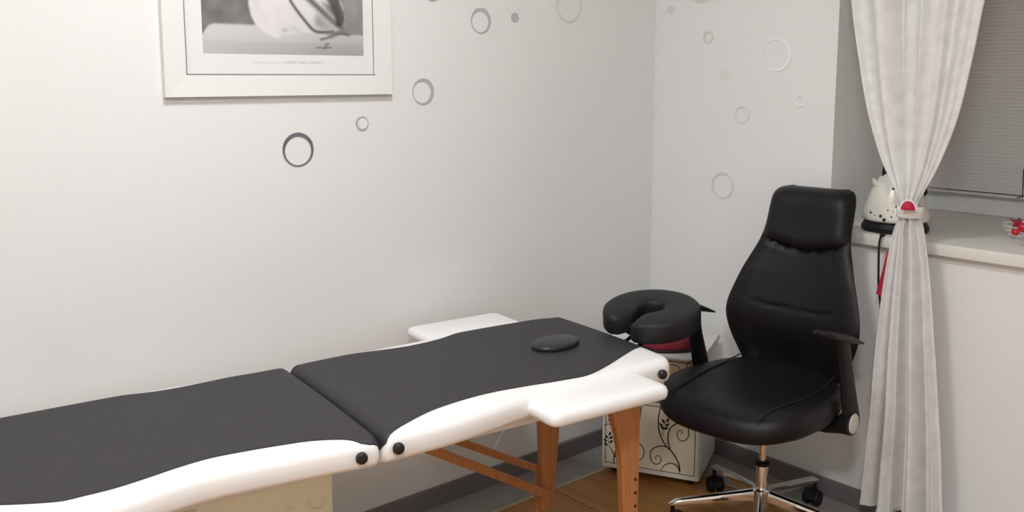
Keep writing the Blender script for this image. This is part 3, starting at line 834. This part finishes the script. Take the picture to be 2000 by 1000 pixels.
V = [(QX0+a*QW, -0.0082, QZ0+b*QW) for a, b in zip(A.ravel(), B.ravel())]
Fc = [(j*NX+i, j*NX+i+1, (j+1)*NX+i+1, (j+1)*NX+i) for j in range(NZ-1) for i in range(NX-1)]
me = bpy.data.meshes.new('print'); me.from_pydata(V, [], Fc)
ca = me.color_attributes.new('tone', 'FLOAT_COLOR', 'POINT')
gg = g.ravel(); ca.data.foreach_set('color', np.stack([gg*1.01, gg*0.99, gg*0.99, np.ones_like(gg)], 1).ravel().astype(np.float32))
pm = mat('print_ink', (0.5, 0.5, 0.5), 0.75, spec=0.08)
vc = pm.node_tree.nodes.new('ShaderNodeVertexColor'); vc.layer_name = 'tone'
pm.node_tree.links.new(vc.outputs['Color'], pm.node_tree.nodes['Principled BSDF'].inputs['Base Color'])
finish('print', me, pm, pic)
def text_part(body, xc, zc, width, m, parent, name):
    cu = bpy.data.curves.new(name, 'FONT'); cu.body = body; cu.size = 0.01; cu.align_x = 'LEFT'; cu.space_character = 1.25
    t = bpy.data.objects.new(name, cu); COL.objects.link(t)
    dg = bpy.context.evaluated_depsgraph_get(); dg.update()
    me = bpy.data.meshes.new_from_object(t.evaluated_get(dg))
    bpy.data.objects.remove(t, do_unlink=True)
    co = np.array([v.co[:] for v in me.vertices]); x0, x1 = co[:, 0].min(), co[:, 0].max(); k = width/(x1-x0)
    for v in me.vertices: v.co = Vector(((v.co.x-x0)*k+xc, -0.0081, v.co.y*k+zc))
    me.materials.clear()
    return finish(name, me, m, parent)
ta, tb_, te = [on_y(x, 124.5, -0.008) for x in (496, 556, 630)]
text_part('PHOTOGRAPHY', ta[0]-cxp, ta[2]-PZ0, tb_[0]-ta[0]-0.008, mat('light_grey_ink', (0.62, 0.61, 0.60), 0.7, var=0.02), pic, 'caption')
text_part('CHRISTIAN COIGNY', tb_[0]-cxp, tb_[2]-PZ0, te[0]-tb_[0], M['grey_ink'], pic, 'caption')

# ================================================================== WALL RINGS
def ring(wall, c, rpx, hole, offx, offz, m, label, solid=False):
    """c pixel centre, rpx vertical radius in px, hole = inner/outer ratio, off = inner offset as share of the spare width"""
    fn = on_y if wall == 'back' else on_x
    P = fn(*c); top = fn(c[0], c[1]-rpx); bot = fn(c[0], c[1]+rpx); R = abs(top[2]-bot[2])/2
    n = 48; t = 0.003
    spare = R*(1-hole)
    outer = [(R*math.cos(2*math.pi*k/n), R*math.sin(2*math.pi*k/n)) for k in range(n)]
    inner = [(R*hole*math.cos(2*math.pi*k/n)+offx*spare*0.92, R*hole*math.sin(2*math.pi*k/n)+offz*spare*0.92) for k in range(n)]
    def w3(p, d): return (p[0], -d, p[1]) if wall == 'back' else (-d, -p[0], p[1])
    name = 'wall_dot' if solid else 'wall_ring'
    mb = MB()
    if solid: mb.loft([[w3(p, 0.0002) for p in outer], [w3(p, t) for p in outer]])
    else:
        L = [[w3(p, d) for p in q] for q, d in ((outer, 0.0002), (outer, t), (inner, t), (inner, 0.0002), (outer, 0.0002))]
        mb.loft(L, caps=False)
    o = mb.build(name, m, None, 40)
    o.location = P
    return tag(o, label, 'wall decal', 'round decals scattered over the walls')
ring('back', (582, 292), 33, 0.86, -0.05, -0.55, M['mirrored'], 'dark pewter ring decal, reflection painted in, lowest one on the wall below the picture')
ring('back', (706.5, 241), 14, 0.82, 0.6, 0.55, M['silver'], 'smallest silver ring decal just under the picture corner')
ring('back', (826, 178.5), 25.5, 0.83, -0.75, -0.25, M['silver'], 'silver crescent ring decal level with the picture bottom edge')
ring('back', (938.5, 40), 25, 0.83, -0.5, -0.55, M['silver'], 'silver crescent ring decal left of the small solid dot')
ring('back', (1005, 34), 9.5, 0.5, 0, 0, M['silver'], 'solid silver dot decal between two rings on the back wall', True)
ring('back', (1110.5, 9), 35, 0.86, 0.05, 0.0, M['pale_reflection'], 'large thin pale ring decal nearest the room corner on the back wall')
ring('back', (843, -22), 24, 0.85, -0.3, 0.6, M['silver'], 'silver ring decal cut by the top of the photo, right of the picture')
ring('right', (1372, -20), 27, 0.84, -0.2, 0.75, M['pale_reflection'], 'pale ring decal cut by the photo top, right of the corner')
ring('right', (1310.5, 19.5), 8.5, 0.5, 0, 0, M['pale_reflection'], 'small solid pale dot decal just right of the room corner', True)
ring('right', (1383, 73), 12.5, 0.72, 0.5, 0.1, M['pale_reflection'], 'small pale ring decal below the solid dot by the corner')
ring('right', (1518, 107), 33, 0.88, -0.75, 0.0, M['bright'], 'large pearl white crescent decal near the window niche')
ring('right', (1415, 144), 10, 0.5, 0, 0, M['faint'], 'faint solid dot decal left of the large pearl crescent', True)
ring('right', (1565, 196), 13, 0.82, 0.0, -0.7, M['bright'], 'small pearl white ring decal closest to the window niche')
ring('right', (1449, 224), 17, 0.82, 0.1, 0.1, M['faint'], 'faint ring decal midway between pearl crescent and the low ring')
ring('right', (1411, 362), 26, 0.85, 0.1, -0.2, M['pale_reflection'], 'pale ring decal low on the wall beside the chair headrest')

# ================================================================== CURTAIN
CXP = -0.115
def cy(x, y): return on_x(x, y, CXP)
left = [(1648, -330), (1655, -160), (1665, 0), (1680, 120), (1697, 220), (1722, 310), (1748, 368), (1760, 398), (1757, 425), (1745, 455), (1728, 550), (1712, 680), (1702, 800), (1690, 900), (1682, 985), (1680, 1003)]
right = [(2010, -330), (1965, -160), (1925, 0), (1902, 110), (1872, 230), (1836, 320), (1806, 375), (1793, 398), (1799, 425), (1806, 455), (1817, 550), (1826, 680), (1833, 800), (1838, 900), (1840, 985), (1841, 1003)]
Lp = [cy(*p) for p in left]; Rp = [cy(*p) for p in right]
zl = [(p[2], p[1]) for p in Lp][::-1]; zr = [(p[2], p[1]) for p in Rp][::-1]
ZTIE = cy(1776, 412)[2]
ztop = 2.36
zrows = list(np.linspace(0.06, ZTIE-0.05, 46))+list(np.linspace(ZTIE-0.04, ZTIE+0.06, 12))+list(np.linspace(ZTIE+0.08, ztop, 60))
zls = [tuple(p) for p in smooth_pts(zl, 120)]; zrs = [tuple(p) for p in smooth_pts(zr, 120)]
NTc = 150
rows = []
for z in zrows:
    yl, yr = interp(z, zls), interp(z, zrs)
    wid = yl-yr
    upper_ = z > ZTIE
    amp = 0.006+0.026*min(1, wid/0.42)
    if not upper_: amp = 0.008+0.055*min(1, max(0, wid-0.05)/0.30)
    row = []
    for j in range(NTc+1):
        t = j/NTc
        if upper_:
            fold = 0.7*math.sin(2*math.pi*(3.4*t+0.25*math.sin(5*t)+0.25))+0.30*math.sin(2*math.pi*(6.7*t+0.4))*(0.4+t)+0.4*math.sin(2*math.pi*1.6*t)
        else:
            fold = 0.75*math.sin(2*math.pi*(3.6*t+0.15*math.sin(4*t+z*0.6)))+0.28*math.sin(2*math.pi*(7.7*t+0.2))
        edge = math.sin(math.pi*t)**0.35 if 0 < t < 1 else 0
        pin = math.sin(math.pi*t)*0.018*math.exp(-((z-ZTIE)/0.10)**2)
        zz = z+(0.035*(1-t) if z < 0.07 else 0)
        y = yl+(yr-yl)*t+0.006*math.sin(2*math.pi*5.3*t)*min(1, wid/0.3)*edge
        row.append((CXP-fold*amp*(0.35+0.65*edge)-pin, y, zz))
    rows.append(row)
cv = MB().loft(rows, caps=False, closed=False).build('curtain', M['satin'], None, 80)
tag(cv, 'white satin curtain tied at the middle beside the window niche', 'curtain')
sd = cv.modifiers.new('thickness', 'SOLIDIFY'); sd.thickness = 0.0012
# curtain rod above the frame
rod = tag(empty('curtain_rod', (CXP, -1.5, ztop+0.012)), 'plain white rod carrying the satin curtain above the niche', 'curtain rod')
MB().tube([(0, 0.85, 0), (0, -1.1, 0)], 0.011, 14).build('pole', M['white_gloss'], rod)
for yy in (0.80, -1.05):
    MB().tube([(0, yy, 0), (0.06, yy, 0), (-CXP, yy, 0)], 0.008, 10).build('bracket', M['white_gloss'], rod)
# tie-back band and red rosette
tcen = cy(1777.5, 412)
tie = tag(empty('curtain_tieback', tcen), 'white lace tieback band with a red half-round rosette on the curtain', 'tieback')
ring_ = []
for k in range(40):
    t = 2*math.pi*k/40; ring_.append((0.034*math.cos(t), 0.0385*math.sin(t)))
MB().loft([[(a*s, b*s, z) for a, b in ring_] for s, z in ((0.97, -0.019), (1.04, -0.015), (1.0, -0.006), (1.05, 0.003), (1.0, 0.010), (0.9, 0.016))], caps=False).build('band', M['lace'], tie, 60)
rd = (on_x(1774, 401, CXP-0.048)-tcen)
# rosette: half-dome, flat side down, facing the room
d_out = Vector((-0.93, -0.36, 0)); lat = Vector((0.36, -0.93, 0))
loops = []
for s, dep in ((1.0, 0.0), (1.0, 0.004), (0.92, 0.010), (0.72, 0.016), (0.4, 0.0195), (0.1, 0.0205)):
    L = []
    for k in range(25):
        t = math.pi*k/24
        L.append(Vector(rd)+lat*(0.0195*s*math.cos(t))+Vector((0, 0, 1))*(0.026*s*math.sin(t)*1.0-0.014+0.008*(1-s))+d_out*dep)
    loops.append(L)
MB().loft(loops).build('rosette', M['red_felt'], tie, 50)
loops = []
for k in range(17):
    t = math.pi*k/16*1.0
    loops.append(Vector(rd)+lat*(0.0225*math.cos(t))+Vector((0, 0, 1))*(0.029*math.sin(t)-0.014)+d_out*0.003)
MB().tube(loops, 0.003, 8).build('rosette_trim', M['lace'], tie)

# ================================================================== KETTLE, CORD, TASSEL
kc = np.array([0.105, -0.965, SILLZ])
ket = tag(empty('kettle', kc), 'cream electric kettle with dark speckles on a black base on the window sill', 'kettle')
MB().lathe([(0.098, 0.0), (0.104, 0.004), (0.105, 0.016), (0.100, 0.024), (0.097, 0.03), (0.098, 0.036)], seg=40).build('base', M['plastic'], ket)
body = MB().lathe([(0.099, 0.036), (0.1045, 0.042), (0.104, 0.05), (0.098, 0.075), (0.089, 0.105), (0.078, 0.135), (0.066, 0.16), (0.055, 0.178), (0.046, 0.188), (0.03, 0.194), (0.004, 0.197)], seg=48).build('body', M['kettle'], ket, 50)
# camera-facing directions on the sill
vd = Vector((-RT[0]*0+FW[0], FW[1], 0)).normalized(); rtv = Vector(RT)
mb = MB()
loops = []
for q in range(8):
    s = q/7; c = -rtv*(0.055+0.026*s)+Vector((0, 0, 0.135+0.032*s)); r = 0.018-0.009*s
    ax = Vector((0, 0, 1)); loops.append([c+vd*r*math.cos(k*math.pi/6)+ax*r*1.1*math.sin(k*math.pi/6) for k in range(12)])
MB().loft(loops).build('spout', M['kettle'], ket, 50)
hp = []
for k in range(25):
    t = math.pi*(1.02-1.12*k/24)
    hp.append(rtv*(0.024+0.066*math.cos(t))+Vector((0, 0, 0.192+0.075*math.sin(t) if math.sin(t) > 0 else 0.192+0.12*math.sin(t))))
hp = [rtv*(-0.045)+Vector((0, 0, 0.178))]+hp+[rtv*0.092+Vector((0, 0, 0.125)), rtv*0.080+Vector((0, 0, 0.112))]
MB().tube(hp, 0.0095, 10).build('handle', M['plastic'], ket, 60)
MB().lathe([(0.012, 0.192), (0.008, 0.2), (0.013, 0.208), (0.006, 0.216)], seg=16).build('lid_knob', M['plastic'], ket)
mb = MB()
for (x, y), r in (((1745, 369), 0.0045), ((1750, 370), 0.004), ((1756, 379), 0.004), ((1758, 382), 0.0035), ((1701, 415), 0.0042), ((1720, 422), 0.0052), ((1727, 429.5), 0.0065), ((1734, 411), 0.0025), ((1750, 404), 0.003), ((1741, 424), 0.003), ((1757, 386), 0.003), ((1811, 388), 0.003), ((1822, 392), 0.0025), ((1709, 421), 0.002), ((1745, 414), 0.002)):
    # intersect with the cone by marching
    d = ray(x, y); best = None
    for s_ in np.linspace(2.4, 3.8, 1400):
        P = CAM+d*s_-kc; h = P[2]
        if 0.03 < h < 0.197:
            R = interp(h, [(0.036, 0.099), (0.05, 0.104), (0.075, 0.098), (0.105, 0.089), (0.135, 0.078), (0.16, 0.066), (0.178, 0.055), (0.197, 0.01)])
            if math.hypot(P[0], P[1]) <= R: best = P; break
    if best is not None: mb.ball(best, r, 10)
mb.build('speckle_decoration', M['kettle_dots'], ket)['kind'] = 'stuff'
c0 = Vector((-0.105, 0.035, 0.008))
cordp = [kc+np.array(c) for c in ((-0.09, 0.03, 0.006),)]
q = [on_x(x, y, -0.045) for x, y in ((1721, 458), (1717, 480), (1716, 520), (1716, 560), (1719, 590), (1722, 640), (1726, 720))]
cordp = smooth_pts([cordp[0], (-0.02, q[0][1]+0.003, SILLZ+0.006), (-0.042, q[0][1], SILLZ+0.0)]+q, 60)
MB().tube([Vector(p)-Vector(kc) for p in cordp], 0.0032, 8).build('power_cord', M['plastic'], ket, 60)
tsl = [on_x(x, y, -0.068) for x, y in ((1736, 492), (1731, 520), (1725, 548), (1719, 575))]
tas = tag(empty('red_tassel', tsl[-1]), 'narrow red tassel hanging by the black cord behind the curtain', 'tassel')
MB().tube([Vector(p)-Vector(tsl[-1]) for p in smooth_pts(tsl, 16)], list(np.linspace(0.006, 0.0125, len(smooth_pts(tsl, 16)))), 14).build('skirt', M['red_felt'], tas, 50)
MB().tube([Vector(tsl[0])-Vector(tsl[-1]), Vector(tsl[0])-Vector(tsl[-1])+Vector((0.01, -0.02, 0.06))], 0.003, 8).build('loop', M['red_felt'], tas)

# ================================================================== WIRE BASKET WITH BAUBLES
bc = on_z(2003, 466, SILLZ); bc = np.array([bc[0], bc[1], SILLZ])
bsk = tag(empty('wire_basket', bc), 'small silver wire basket holding red baubles on the window sill', 'basket')
for r, z in ((0.035, 0.002), (0.052, 0.014), (0.062, 0.028), (0.068, 0.042)):
    MB().tube([(r*math.cos(2*math.pi*k/30), r*math.sin(2*math.pi*k/30), z) for k in range(30)], 0.002, 6, closed=True).build('hoop', M['wire'], bsk, 60)
for k in range(12):
    a = 2*math.pi*k/12
    MB().tube([(r*math.cos(a+tw), r*math.sin(a+tw), z) for r, z, tw in ((0.035, 0.002, 0), (0.052, 0.014, 0.15), (0.062, 0.028, 0.3), (0.068, 0.042, 0.45))], 0.0016, 6).build('rib', M['wire'], bsk, 60)
labels = ['small red bauble at the near rim of the wire basket', 'larger shiny red bauble in the middle of the wire basket', 'red bauble at the far side of the wire basket', 'red bauble lowest in the wire basket']
bp_ = [((1983.5, 453), 0.0115, 0.05), ((1999, 444), 0.016, 0.058), ((2012, 440), 0.016, 0.055), ((2010, 462), 0.014, 0.045)]
for (p, r, h), lb in zip(bp_, labels):
    P = on_z(*p, SILLZ+h-0.005)
    b_ = MB().ball((0, 0, 0), r, 16).build('bauble', M['red'], None, 60); b_.location = P
    MB().lathe([(r*0.3, r*0.95), (r*0.3, r*1.15), (r*0.1, r*1.2)], seg=10).build('cap', M['wire'], b_)
    tag(b_, lb, 'bauble', 'baubles in the basket')
st = on_z(1972, 445, SILLZ+0.045)
str_ = []
for k in range(10):
    a = 2*math.pi*k/10+0.3; r = 0.031 if k % 2 == 0 else 0.015
    str_.append((r*math.cos(a), r*math.sin(a)))
so = MB().loft([[(a*0.4, b*0.4, -0.005) for a, b in str_], [(a, b, 0) for a, b in str_], [(a*0.4, b*0.4, 0.006) for a, b in str_]]).build('star_ornament', M['red_cloth'], None, None)
so.location = st+np.array([0.025, -0.016, 0.012]); so.rotation_euler = (0.5, -0.45, 0)
tag(so, 'dark red star ornament sticking out over the wire basket rim', 'ornament')
tw = MB()
for k in range(4):
    a = 0.4*k
    tw.tube([(-0.03, 0.004*k, 0.0), (0.0, 0.01*math.sin(a), 0.006), (0.035, 0.012*k-0.02, 0.003+0.002*k)], 0.0022, 6)
two = tw.build('dry_twigs', M['twig'], None, 60); two.location = on_z(1996, 438, SILLZ+0.05)+np.array([0.01, 0, 0])
two.rotation_euler = (0, 0, 0.9)
tag(two, 'few brown dry twigs lying across the wire basket', 'twigs')

# ================================================================== CEILING LAMP
for LPOS, LSTR, LLAB in LAMPS:
    lamp = tag(empty('ceiling_lamp', LPOS), LLAB, 'lamp', 'ceiling lamps')
    MB().lathe([(0.19, 0.05), (0.195, 0.045), (0.195, 0.02), (0.185, 0.018)], seg=48).build('lamp_body', M['white_gloss'], lamp)
    lm = bpy.data.materials.new('lamp_glow'); lm.use_nodes = True
    lb = lm.node_tree.nodes['Principled BSDF']
    lb.inputs['Base Color'].default_value = (0.9, 0.9, 0.88, 1)
    lb.inputs['Emission Color'].default_value = (0.985, 0.99, 1.0, 1)
    lb.inputs['Emission Strength'].default_value = LSTR
    MB().lathe([(0.182, 0.02), (0.178, 0.0), (0.155, -0.025), (0.11, -0.045), (0.05, -0.055), (0.004, -0.057)], seg=48).build('diffuser', lm, lamp, 60)
